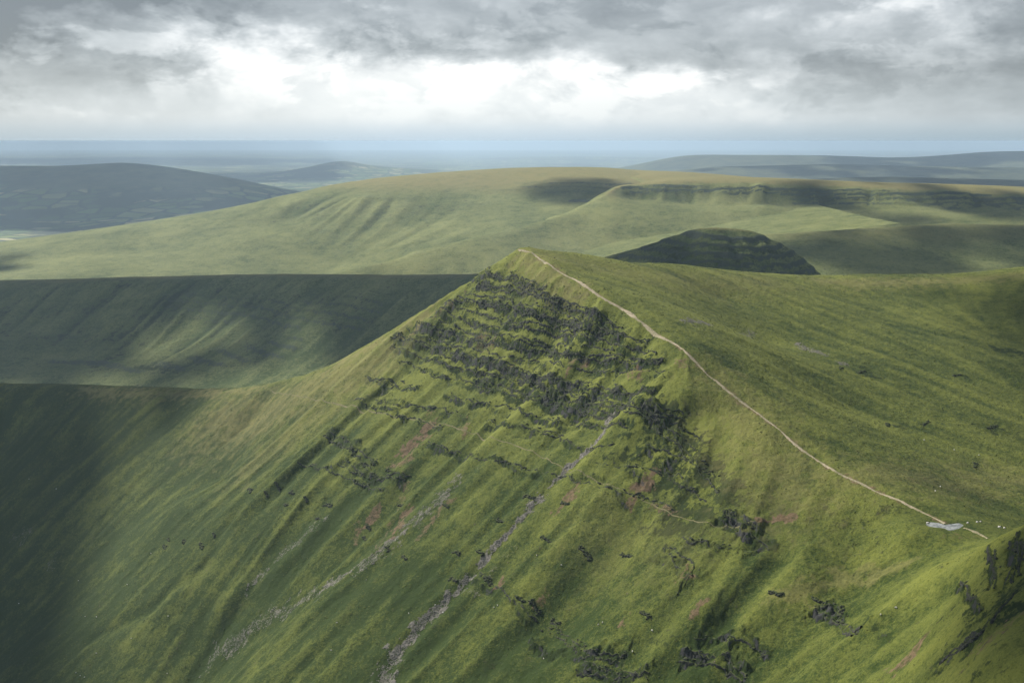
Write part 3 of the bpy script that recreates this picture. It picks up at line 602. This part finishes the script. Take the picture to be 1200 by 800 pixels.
CL = [(-640, 1470, -390, 400, 330, 20, 2300), (-720, 940, -470, 350, 300, 60, 2300), (-520, 2860, -400, 680, 350, -12, 2300), (-1330, 2960, -430, 440, 380, 0, 2300), (-150, 2420, -450, 300, 260, 0, 2300), (-760, 2520, -500, 200, 110, -10, 2300),  # unseen, placed for their shadows; near corner ones added to dim the edges
      (420, 2200, -230, 330, 210, 0, 2300), (1150, 2780, -270, 600, 330, 5, 2300), (640, 1060, -200, 180, 340, -12, 2300), (520, 830, -220, 120, 190, -15, 2300), (265, 400, -200, 105, 140, 20, 2300),
      (300, 4620, -210, 260, 170, 0, 2400), (1500, 4000, -230, 620, 240, -8, 2400), (-2050, 4150, -450, 330, 260, 0, 2400),
      (-5400, 12300, -450, 5600, 2900, 0, 3000), (-10500, 12000, -600, 2500, 2200, 0, 3000), (-9500, 23000, -600, 6500, 4500, 0, 5200), (-15000, 41000, -650, 10000, 8000, 0, 7200), (-3500, 9700, -650, 1500, 420, 0, 3000), (-6500, 9500, -650, 1600, 900, 0, 3000), (-2700, 7600, -700, 700, 300, 0, 3000),
      (4200, 14500, -350, 2200, 900, 0, 3600), (7800, 19500, -300, 3200, 1300, 0, 4400), (3800, 9200, -400, 1600, 600, 0, 3000), (-6200, 24500, -500, 2500, 1500, 0, 4800)]
for i, (gx, gy, gz, rx, ry, rot, H) in enumerate(CL): shade_cloud(gx, gy, gz, rx, ry, rot, H, seed=i+3)

# ------------------------------------------------------------------ path, pond
def strip(name, px, width, mat, lift=.22, seed=1, step=2.0, wob=.35):
    P = [np.array(cast(u, v)[:2]) for u, v in resamp(px, 14)]; P = [p for p in P if p[1] < 1900]
    Q = dense(P, step); g = np.random.default_rng(seed); n = len(Q)
    wn_ = 1 + wob*np.interp(np.arange(n), np.arange(0, n+6, 5), g.uniform(-1, 1, len(np.arange(0, n+6, 5))))
    off = np.interp(np.arange(n), np.arange(0, n+9, 8), g.uniform(-1, 1, len(np.arange(0, n+9, 8))))*width*.35
    bm = bmesh.new(); prev = None; tl = 0
    for i, q in enumerate(Q):
        d = Q[min(i+3, n-1)] - Q[max(i-3, 0)]; d /= np.linalg.norm(d); nrm = np.array((-d[1], d[0]))
        wd = (np.interp(i/(n-1), [t for t, _ in width_k], [w for _, w in width_k]) if (width_k := WK.get(name)) else 1)*width*wn_[i]
        row = []
        for k in (-1, -.5, 0, .5, 1):
            c = q + nrm*(off[i] + k*wd*.5); row.append(bm.verts.new((c[0], c[1], ground_z(*c) + lift - (.3 if abs(k) == 1 else 0))))
        if prev:
            for a, b, c, d_ in zip(prev[:-1], prev[1:], row[1:], row[:-1]): bm.faces.new((a, d_, c, b))
        prev = row
    for f in bm.faces: f.smooth = True
    me = bpy.data.meshes.new(name); bm.to_mesh(me); bm.free(); me.materials.append(mat)
    o = bpy.data.objects.new(name, me); C.objects.link(o); tag(o, kind='structure'); return o
WK = {'path': [(0, .9), (.2, 1.1), (.3, 1.9), (.36, 2.4), (.42, 1.3), (.6, 1.1), (1, .9)]}
def path_mat(name, a, b):
    m = new_mat(name); nt = m.node_tree; P = nt.nodes.new('ShaderNodeNewGeometry').outputs['Position']
    n = noise(nt, P, .9, 5, .7)*.55 + noise(nt, P, .07, 3, .6)*.45; return finish(m, mixc(nt, n.step(.3, .7), a, b), .95, n, .3, .6)
M_PATH = path_mat('worn_path', (.13, .13, .06), (.46, .38, .28))
M_TROD = path_mat('sheep_trod', (.10, .105, .04), (.20, .17, .10))
strip('path', PATHPX, 2.0, M_PATH, wob=.6)
strip('path', [(1130,618),(1140,622),(1150,626),(1158,630)], 1.6, M_PATH, seed=5)
strip('path', [(318,458),(330,461),(360,466),(400,475),(440,484),(480,491),(520,498),(560,508),(600,520),(630,533),(660,548),(682,554),(700,564),(722,574),(745,582),(765,592),(785,603),(810,610),(840,615),(884,615)], .9, M_TROD, lift=.15, seed=8)
mw = new_mat('pond_water'); nt = mw.node_tree; P_ = nt.nodes.new('ShaderNodeNewGeometry').outputs['Position']
nw = noise(nt, P_, .35, 4, .6)
finish(mw, mixc(nt, nw.step(.35, .6), (.13, .14, .13), (.30, .31, .30)), .16, noise(nt, P_, 2.0, 3, .6), .03, .3, spec=.6)
bm = bmesh.new(); vs_ = [bm.verts.new((x, y, pz)) for x, y in PW]; f = bm.faces.new(vs_); bmesh.ops.triangulate(bm, faces=[f])
bmesh.ops.recalc_face_normals(bm, faces=bm.faces)
for f in bm.faces:
    if f.normal.z < 0: f.normal_flip()
me = bpy.data.meshes.new('water'); bm.to_mesh(me); bm.free(); me.materials.append(mw); o = bpy.data.objects.new('water', me); C.objects.link(o); tag(o, kind='structure')

# ------------------------------------------------------------------ crags: beds of broken sandstone
def ico(sub):
    bm = bmesh.new(); bmesh.ops.create_icosphere(bm, subdivisions=sub, radius=1.0); bm.verts.ensure_lookup_table()
    v = np.array([v.co[:] for v in bm.verts]); f = np.array([[q.index for q in p.verts] for p in bm.faces]); bm.free(); return v, f
ICO_V, ICO_F = ico(2)
M_CRAG = new_mat('crag_rock'); nt = M_CRAG.node_tree; ge = nt.nodes.new('ShaderNodeNewGeometry'); P_ = ge.outputs['Position']
sn = nt.nodes.new('ShaderNodeSeparateXYZ'); nt.links.new(ge.outputs['Normal'], sn.inputs[0])
n1 = noise(nt, P_, .8, 5, .7); n2 = noise(nt, P_, .25, 4, .6, off=(4, 4, 4))
c_ = mixc(nt, n1.step(.3, .7), (.016, .018, .014), (.066, .066, .054))
c_ = mixc(nt, (N(nt, sn.outputs[2]) + (n1 - .5)*1.6 + (n2 - .5)*1.0).step(.55, 1.0)*.85, c_, mixc(nt, n1, (.035, .055, .012), (.085, .105, .022)))
finish(M_CRAG, c_, .95, n1, .5, .8)
M_STONE = new_mat('pale_stone'); nt = M_STONE.node_tree; P_ = nt.nodes.new('ShaderNodeNewGeometry').outputs['Position']
finish(M_STONE, mixc(nt, noise(nt, P_, 1.2, 4, .7), (.22, .21, .20), (.60, .58, .55)), .9)
M_SCREE = new_mat('scree_stone'); nt = M_SCREE.node_tree; P_ = nt.nodes.new('ShaderNodeNewGeometry').outputs['Position']
finish(M_SCREE, mixc(nt, noise(nt, P_, .6, 4, .7), (.09, .085, .075), (.34, .315, .28)), .9)
def rocks_mesh(name, pos, size, seed, mat, origin=None, walls=(), ang=None):
    g = np.random.default_rng(seed); n = len(pos); V = len(ICO_V)
    o0 = np.array(origin if origin is not None else pos.mean(0))
    q = np.clip(ICO_V, -.60, .60)/.60                                    # blocky
    q = q[None] * (1 + g.normal(0, .13, (n, V, 1)))
    q = q * size[:, None, :]
    a = g.uniform(0, 6.283, n) if ang is None else np.array(ang) + g.normal(0, .25, n); ca, sa = np.cos(a)[:, None], np.sin(a)[:, None]
    x = q[..., 0]*ca - q[..., 1]*sa; y = q[..., 0]*sa + q[..., 1]*ca; z = q[..., 2] + (g.normal(0, .14, n)[:, None])*x
    co = np.stack([x, y, z], -1) + (pos - o0)[:, None]
    fc = (ICO_F[None] + (np.arange(n)*V)[:, None, None]).reshape(-1); co = co.reshape(-1, 3); extra = []
    for W in walls:                                                      # W: rows of 4 points (foot, face, lip, back) along a ledge
        b0 = len(co); co = np.concatenate([co, (W - o0).reshape(-1, 3)]); m = len(W)
        for i in range(m-1):
            for k in range(3):
                a_, b_ = b0+i*4+k, b0+(i+1)*4+k; extra += [a_, b_, b_+1, a_, b_+1, a_+1]
    fc = np.concatenate([fc, np.array(extra, int)]) if extra else fc
    me = bpy.data.meshes.new(name); nf = len(fc)//3; n_v = len(co)
    me.vertices.add(n_v); me.vertices.foreach_set('co', co.astype(np.float32).ravel())
    me.loops.add(nf*3); me.loops.foreach_set('vertex_index', fc.astype(np.int32))
    me.polygons.add(nf); me.polygons.foreach_set('loop_start', np.arange(0, nf*3, 3, dtype=np.int32))
    me.update(calc_edges=True); me.materials.append(mat)
    o = bpy.data.objects.new(name, me); o.location = o0; C.objects.link(o); return o
def up_at(x, y):
    e = 4.0; gx = (bil(base, NX0, NY0, NR, np.array([x+e]), np.array([y]))[0]-bil(base, NX0, NY0, NR, np.array([x-e]), np.array([y]))[0])/(2*e)
    gy = (bil(base, NX0, NY0, NR, np.array([x]), np.array([y+e]))[0]-bil(base, NX0, NY0, NR, np.array([x]), np.array([y-e]))[0])/(2*e)
    m = math.hypot(gx, gy) + 1e-6; return gx/m, gy/m, m
CRAG_LABELS = ['short dark crag band just under the pointed summit', 'second crag band below the summit, running down to the right edge', 'third crag band below the summit, below the broad upper one',
    'fourth crag band from the summit, starting at the left ridge', 'fifth crag band from the summit, above the reddish scars', 'longest crag band, running from the left ridge to the grassy nose',
    'thin crag band just under the left end of the longest one', 'ragged crag band above the head of the grey scree gully', 'small crag band crossing the top of the grey scree gully', 'crag band running right from the gully head under the grassy nose',
    'crag right below the grassy nose on the shaded flank', 'broken crag on the shaded slope right of the nose', 'broken crag patch near the left ridge below the upper bands', 'sparse line of rocks left of centre above the thin trod',
    'rock patch on the left slope, left of the large red scar', 'rock patch below and left of the large red scar', 'rock line above the trod in the middle of the face', 'thin rock line left of the grey gully',
    'long thin rock line beside the trod right of the gully', 'dark crag beside the brown scar at the edge of the grass', 'faint rock line above the trod near the red scar', 'thin stepped rock line low on the face right of the gully',
    'dark crag low in the middle of the lower face', 'crag at the bottom edge of the picture right of centre', 'dark crag at the head of the hollow at the bottom', 'crag above the hollow where ribs run down', 'small crag on the green slope below the pale saddle ridge',
    'tiny rock line on the green slope at lower right', 'thin rocks above the ribs below the brown scar', 'loose rocks on the rib left of the hollow', 'large dark crag at the right edge near the pond', 'steep rocks on the crest of the right spur',
    'string of rocks down the right spur', 'shaded rocks low on the right spur',
    'thin ledge between the first and second crag bands under the summit', 'thin ledge between the second and third crag bands', 'thin ledge above the long fifth band from the summit', 'thin ledge just below the fifth band, ending at the grass edge',
    'thin ledge under the right half of the longest crag band', 'short thin ledge under the left end of the longest crag band', 'thin ledge below all the bands, left of the gully head', 'thin ledge on the left above the trod and below the ridge', 'thin rock line on the left slope below the red scar level',
    'thin rock line between the trod and the red scars left of the gully', 'upper thin ledge on the shaded slope right of the nose', 'lower thin ledge on the shaded slope right of the nose']
for bi, (px, w, a) in enumerate(ROCKS):
    P = [np.array(cast(u, v)[:2]) for u, v in resamp(px)]; Q = dense(P, 1.9); g = np.random.default_rng(100+bi); pos = []; siz = []; ang = []
    hh = w*.40; npart = max(1, int(round(2*hh/3.2)))
    for q in Q:
        gx, gy, m = up_at(*q)
        for j in range(npart):
            off = -hh + 2*hh*(j+.5)/npart + g.normal(0, .5)
            x = q[0] + gx*off/max(m, .45) + g.normal(0, .7); y = q[1] + gy*off/max(m, .45) + g.normal(0, .7)
            k = .75 + .75*float(tsample(T_HP, np.array([x]), np.array([y]), 2.6, 80, 3)[0])
            if g.random() > np.clip(k, 0.05, 1)*a*.45: continue
            r = g.uniform(.3, .75); h = r*g.uniform(.7, 1.3)
            pos.append((x, y, ground_z(x, y) + h*g.uniform(-.35, .25))); siz.append((r*g.uniform(1.0, 2.4), r*.8, h)); ang.append(math.atan2(gx, -gy))
    if len(pos) < 3: continue
    walls = []; Qd = dense(P, 1.25)
    for j in range(npart):
        rows = []; ph1, ph2 = g.uniform(0, 6, 2)
        for i_, q in enumerate(Qd):
            gx, gy, m = up_at(*q); off = (-hh + 2*hh*(j+.5)/npart + 1.0*math.sin(i_*.07+ph1) + .5*math.sin(i_*.37+ph2) + g.normal(0, .3))/max(m, .45)
            x = q[0] + gx*off; y = q[1] + gy*off; jo = g.uniform(.5, 1.7); kb = .28 + .85*float(tsample(T_HP, np.array([x]), np.array([y]), 2.2, 81+j*37, 3)[0]) + (a-.6)*1.35; th = g.uniform(.35, 1.35)*min(kb, 1.0) if kb > 0 else -.7
            z1 = ground_z(x, y); rows.append([(x - gx*jo, y - gy*jo, z1 - 1.6), (x - gx*jo*.8, y - gy*jo*.8, z1 + th*.4), (x - gx*jo*.5, y - gy*jo*.5, z1 + th*.75), (x + gx*1.2, y + gy*1.2, z1 - .15 + th*.25)])
        walls.append(np.array(rows))
    tie = [[(0, 0, 0)]*4]*0
    for i_ in range(0, len(Q), 9):                                       # buttresses crossing the ledges
        rows = []; gx, gy, m = up_at(*Q[i_]); r_ = g.uniform(.4, 1.1)
        for s_ in np.linspace(-hh*1.05, hh*1.05, max(4, npart*3)):
            off = s_/max(m, .45); x = Q[i_][0] + gx*off; y = Q[i_][1] + gy*off; z1 = ground_z(x, y); rr_ = r_*g.uniform(.3, 1.2)*(.3 + .7*(a > .7))
            rows.append([(x - gy*rr_*1.3, y + gx*rr_*1.3, z1 - .9), (x - gy*rr_*.5, y + gx*rr_*.5, z1 + rr_*.45 - .35), (x + gy*rr_*.5, y - gx*rr_*.5, z1 + rr_*.4 - .35), (x + gy*rr_*1.3, y - gx*rr_*1.3, z1 - .9)])
        walls.append(np.array(rows))
    o = rocks_mesh('crag', np.array(pos), np.array(siz), bi, M_CRAG, walls=walls, ang=ang)
    tag(o, CRAG_LABELS[bi], 'crag', 'crags of the steep face')

OUT = [(198,632,4,'left end rock of the short lone row on the lower left slope'),(193,641,4,'lone rock just below the row on the lower left slope'),(216,634,4,'middle rock of the short lone row on the lower left slope'),(236,638,6,'right and biggest rock of the short lone row on the lower left slope'),
    (251,627,2.5,'small rock right above the lone row on the lower left slope'),(293,575,6,'dark rock where the left slope groove begins'),(312,579,3,'small rock right of the dark rock at the groove head'),(326,572,5,'dark rock at the top of the left slope rock string'),(342,577,4,'second rock along the left slope rock string'),
    (336,592,4,'dark rock just under the left slope rock string'),(358,584,3,'tiny rock midway along the left slope rock string'),(385,592,6,'rock at the right end of the left slope rock string'),(373,607,5,'dark rock at the head of the pale scree runnel on the left'),(365,545,4,'small rock high on the left slope under the ridge'),
    (412,525,6,'dark clump of rock on the left of the face'),(430,545,5,'dark rock above the pair of red scars left of centre'),(440,560,4,'rock between the red scar and the trod on the left'),(456,552,4,'rock left of the big red scar'),(470,592,4,'rock beside the narrow red scar left of centre'),(432,618,4,'rock at the foot of the left red scar'),
    (428,632,4,'dark rock under the left red scar'),(455,643,3.5,'dark rock right of the pale runnel, left of centre'),(474,654,3.5,'lower dark rock right of the pale runnel, left of centre'),(523,592,4,'rock at the top of the long brown strip left of the gully'),(535,648,4,'rock on the left bank of the middle gully'),(531,679,4,'rock beside the gully where it narrows'),
    (621,582,6,'flat dark rock left of the upper gully'),(587,611,5,'rock left of the gully at mid height'),(563,647,4,'rock in the gully bed below mid height'),(686,648,6,'dark clump on the face right of the gully'),(640,630,5,'faint rocks right of the gully near the small red scar'),(734,651,5,'rock on the face below the trod'),
    (662,590,4,'rock under the small red scar right of the gully'),(610,702,4,'rock at the top of the stepped rock line'),(627,712,5,'rock in the middle of the stepped rock line'),(652,728,4,'rock at the foot of the stepped rock line'),(572,682,5,'dark rock left of the small red scar low on the face'),(757,720,5,'brown rock on the lower face right of centre'),
    (1009,436,6,'dark clump on the plateau grass right of the path'),(985,432,4,'faint dark clump left of the plateau clump'),(1120,440,6,'dark clump high on the plateau at right'),(1163,500,7,'dark clump near the right edge of the plateau'),(1040,498,5,'dark clump in the middle of the plateau'),(1085,496,5,'long dark clump right of the middle of the plateau'),
    (1143,545,6,'long dark clump above the pond side of the plateau'),(985,722,7,'dark rock on the green slope under the saddle ridge'),(960,705,4,'small rock above the dark rock on the green slope'),(908,695,4,'small dark rock at the rib end left of the green slope')]
for i, (u, v, r, lab) in enumerate(OUT):
    p = cast(u, v); g = np.random.default_rng(500+i); n = int(8 + r*3); pos = []; siz = []; ux, uy, um = up_at(p[0], p[1])
    for k in range(n):
        al = g.uniform(-1, 1)*r*1.15; ac = g.normal(0, r*.13); x = p[0] - uy*al + ux*ac; y = p[1] + ux*al + uy*ac
        q = g.uniform(.35, .85); h = q*g.uniform(.5, 1.1); pos.append((x, y, ground_z(x, y) + h*g.uniform(-.3, .2))); siz.append((q*1.3, q, h))
    rows = []
    for t_ in np.linspace(-1.25, 1.25, 12):
        x = p[0] - uy*t_*r; y = p[1] + ux*t_*r; z1 = ground_z(x, y); th = g.uniform(.1, .8)*(1.1 - abs(t_)*.8); o_ = g.normal(0, .3)
        rows.append([(x - ux*(.9+o_), y - uy*(.9+o_), z1 - 1.2), (x - ux*(.7+o_), y - uy*(.7+o_), z1 + th*.3), (x - ux*(.3+o_), y - uy*(.3+o_), z1 + th), (x + ux*1.1, y + uy*1.1, z1 + .1)])
    o = rocks_mesh('rock_outcrop', np.array(pos), np.array(siz), 900+i, M_CRAG, walls=[np.array(rows)]); tag(o, lab, 'rock outcrop', 'scattered rock outcrops')
STN = [(1087,614.5,.6,'pale boulder left of the pond, standing alone'),(1134,613,.5,'pale stone at the right tip of the pond'),(1145,614,.5,'left stone of the pair behind the path by the pond'),(1149,614,.45,'right stone of the pair behind the path by the pond'),
    (1171,620,.7,'larger pale stone right of the path near the spur'),(1177,619,.55,'smaller pale stone right of the path near the spur')]
for i, (u, v, r, lab) in enumerate(STN):
    p = cast(u, v); o = rocks_mesh('boulder', np.array([(p[0], p[1], ground_z(p[0], p[1]) + r*.35)]), np.array([(r*1.2, r, r*.8)]), 40+i, M_STONE); tag(o, lab, 'boulder', 'pale boulders by the pond')

# ------------------------------------------------------------------ sheep
M_WOOL = finish(new_mat('wool'), (.72, .69, .62), .95); M_FACE = finish(new_mat('sheep_face'), (.30, .27, .24), .9)
def make_sheep():
    bm = bmesh.new(); nodes = [(0, 0, .62, .27), (.28, 0, .63, .28), (-.30, 0, .64, .27), (-.48, 0, .60, .17), (.45, 0, .60, .20), (.60, 0, .50, .11), (.72, 0, .34, .095), (.82, 0, .20, .055)]
    L = [bm.verts.new(n[:3]) for n in nodes]; rr = [n[3] for n in nodes]
    for a, b in ((0, 1), (0, 2), (2, 3), (1, 4), (4, 5), (5, 6), (6, 7)): bm.edges.new((L[a], L[b]))
    for x, j in ((.32, 1), (-.34, 2)):
        for y in (-.13, .13):
            k = [bm.verts.new(c) for c in ((x, y, .38), (x - (.05 if x < 0 else 0), y, .20), (x, y, .02))]; rr += [.085, .05, .04]
            bm.edges.new((L[j], k[0])); bm.edges.new((k[0], k[1])); bm.edges.new((k[1], k[2]))
    for y in (-.09, .09): e = bm.verts.new((.70, y*1.6, .44)); rr.append(.03); bm.edges.new((L[6], e))
    me = bpy.data.meshes.new('sheep'); bm.to_mesh(me); bm.free(); o = bpy.data.objects.new('sheep', me); C.objects.link(o)
    sk = o.modifiers.new('skin', 'SKIN'); sk.use_smooth_shade = True
    for i, r in enumerate(rr): me.skin_vertices[0].data[i].radius = (r, r)
    me.skin_vertices[0].data[0].use_root = True
    su = o.modifiers.new('subdivision', 'SUBSURF'); su.levels = 1; su.render_levels = 1
    dg = bpy.context.evaluated_depsgraph_get(); me2 = bpy.data.meshes.new_from_object(o.evaluated_get(dg)); o.modifiers.clear(); o.data = me2; bpy.data.meshes.remove(me)
    me2.materials.append(M_WOOL); me2.materials.append(M_FACE)
    for f in me2.polygons: f.use_smooth = True; f.material_index = 1 if (f.center.x > .62 or f.center.z < .24) else 0
    return o
SHEEP = [(629,652,'sheep alone on the face right of the gully'),(658,664,'sheep just below and right of the lone one by the gully'),(510,711,'upper sheep of the pair right of the lower gully'),(519,719,'lower sheep of the pair right of the lower gully'),
    (583,710,'right sheep of the close pair in the lower middle'),(579,713,'left sheep of the close pair in the lower middle'),(701,733,'left sheep of the close pair beside the brown scar'),(706,731,'right sheep of the close pair beside the brown scar'),(764,741,'sheep left of the dark crags at lower right centre'),
    (637,770,'sheep near the bottom of the picture left of the dark crag'),(479,719,'sheep at the left edge of the lower gully'),(741,766,'sheep at the right end of the dark lower crag'),(34,562,'sheep in the shade at the far left'),(66,573,'sheep in the shade right of the far left one'),
    (177,649,'sheep just below the lone rock row'),(92,681,'sheep on the dim left slope'),(22,708,'sheep lowest at the far left margin'),(100,723,'left sheep of the level pair at lower left'),(113,723,'right sheep of the level pair at lower left'),(197,724,'sheep alone between the grooves at lower left'),
    (113,766,'sheep above the bottom left flock of three'),(154,749,'sheep below the long groove at lower left'),(89,789,'left sheep of the three at the bottom left'),(94,792,'middle sheep of the three at the bottom left'),(99,794,'right sheep of the three at the bottom left'),(196,790,'sheep alone at the bottom edge on the left'),
    (395,731,'upper sheep left of the gully foot'),(388,763,'lower sheep left of the gully foot'),(149,685,'sheep beside the reddish patch on the left slope'),(1032,723,'left sheep on the green spur at lower right'),(1050,715,'right sheep on the green spur at lower right'),
    (1083,517,'upper left sheep on the plateau above the pond'),(1118,528,'middle sheep on the plateau above the pond'),(1147,535,'right sheep on the plateau above the pond'),(1096,576,'left sheep of the pair between plateau and pond'),(1102,571,'right sheep of the pair between plateau and pond')]
sh0 = make_sheep()
for i, (u, v, lab) in enumerate(SHEEP):
    p = cast(u, v); o = sh0 if i == 0 else sh0.copy()
    if i: C.objects.link(o)
    o.location = (p[0], p[1], ground_z(p[0], p[1]) + .02); o.rotation_euler = (0, 0, random.uniform(0, 6.28)); q = random.uniform(1.0, 1.25); o.scale = (q, q, q)
    tag(o, 'white ' + lab, 'sheep', 'sheep grazing on the slopes')

ICO1_V, ICO1_F = ico(1)
def scatter(name, x, y, size, mat, seed, sink=.2, squash=.7):
    z = np.array([ground_z(a, b) for a, b in zip(x, y)]); V, Fc = ICO1_V, ICO1_F; n = len(x); g = np.random.default_rng(seed)
    q = V[None]*(1 + g.normal(0, .2, (n, len(V), 1)))*size[:, None, None]; q[..., 2] *= squash
    co = q + np.stack([x, y, z + size*sink], -1)[:, None]
    fc = (Fc[None] + (np.arange(n)*len(V))[:, None, None]).reshape(-1); nf = n*len(Fc)
    me = bpy.data.meshes.new(name); me.vertices.add(n*len(V)); me.vertices.foreach_set('co', co.astype(np.float32).ravel())
    me.loops.add(nf*3); me.loops.foreach_set('vertex_index', fc.astype(np.int32)); me.polygons.add(nf); me.polygons.foreach_set('loop_start', np.arange(0, nf*3, 3, dtype=np.int32))
    me.update(calc_edges=True); me.materials.append(mat); o = bpy.data.objects.new(name, me); C.objects.link(o); tag(o, kind='stuff'); return o
g = np.random.default_rng(77)
def pick(mask, n):                                 # random vertices of the near relief, weighted by a mask and by how close they are
    w = (mask/(FY**1.0)).ravel(); w /= w.sum(); i = g.choice(w.size, n, p=w); return FX.ravel()[i] + g.normal(0, .5, n), FY.ravel()[i] + g.normal(0, .5, n)
vis = (np.abs(FX) < .50*FY + 20)*(FY < 1500)*FY**2.0
x, y = pick(vis*np.clip(scree - .28, 0, 1)**1.2, 4200); scatter('scree', x, y, g.uniform(.2, .6, 4200), M_SCREE, 1, .05)
M_TUFT = new_mat('tussock'); nt = M_TUFT.node_tree; P_ = nt.nodes.new('ShaderNodeNewGeometry').outputs['Position']
finish(M_TUFT, mixc(nt, noise(nt, P_, .35, 4, .8).step(.35, .65), (.030, .046, .010), (.14, .145, .040)), .95)
tm = np.clip(.35 + .5*tsample(T_HP, FX, FY, 3.0, 7, 3), 0, 1.5)*(scree < .25)*(soil < .25)
x, y = pick(vis*tm/FY**.7, 26000); scatter('grass_tussocks', x, y, g.uniform(.22, .65, 26000)*np.clip(y/900, .45, 1.1), M_TUFT, 2, .08, .75)
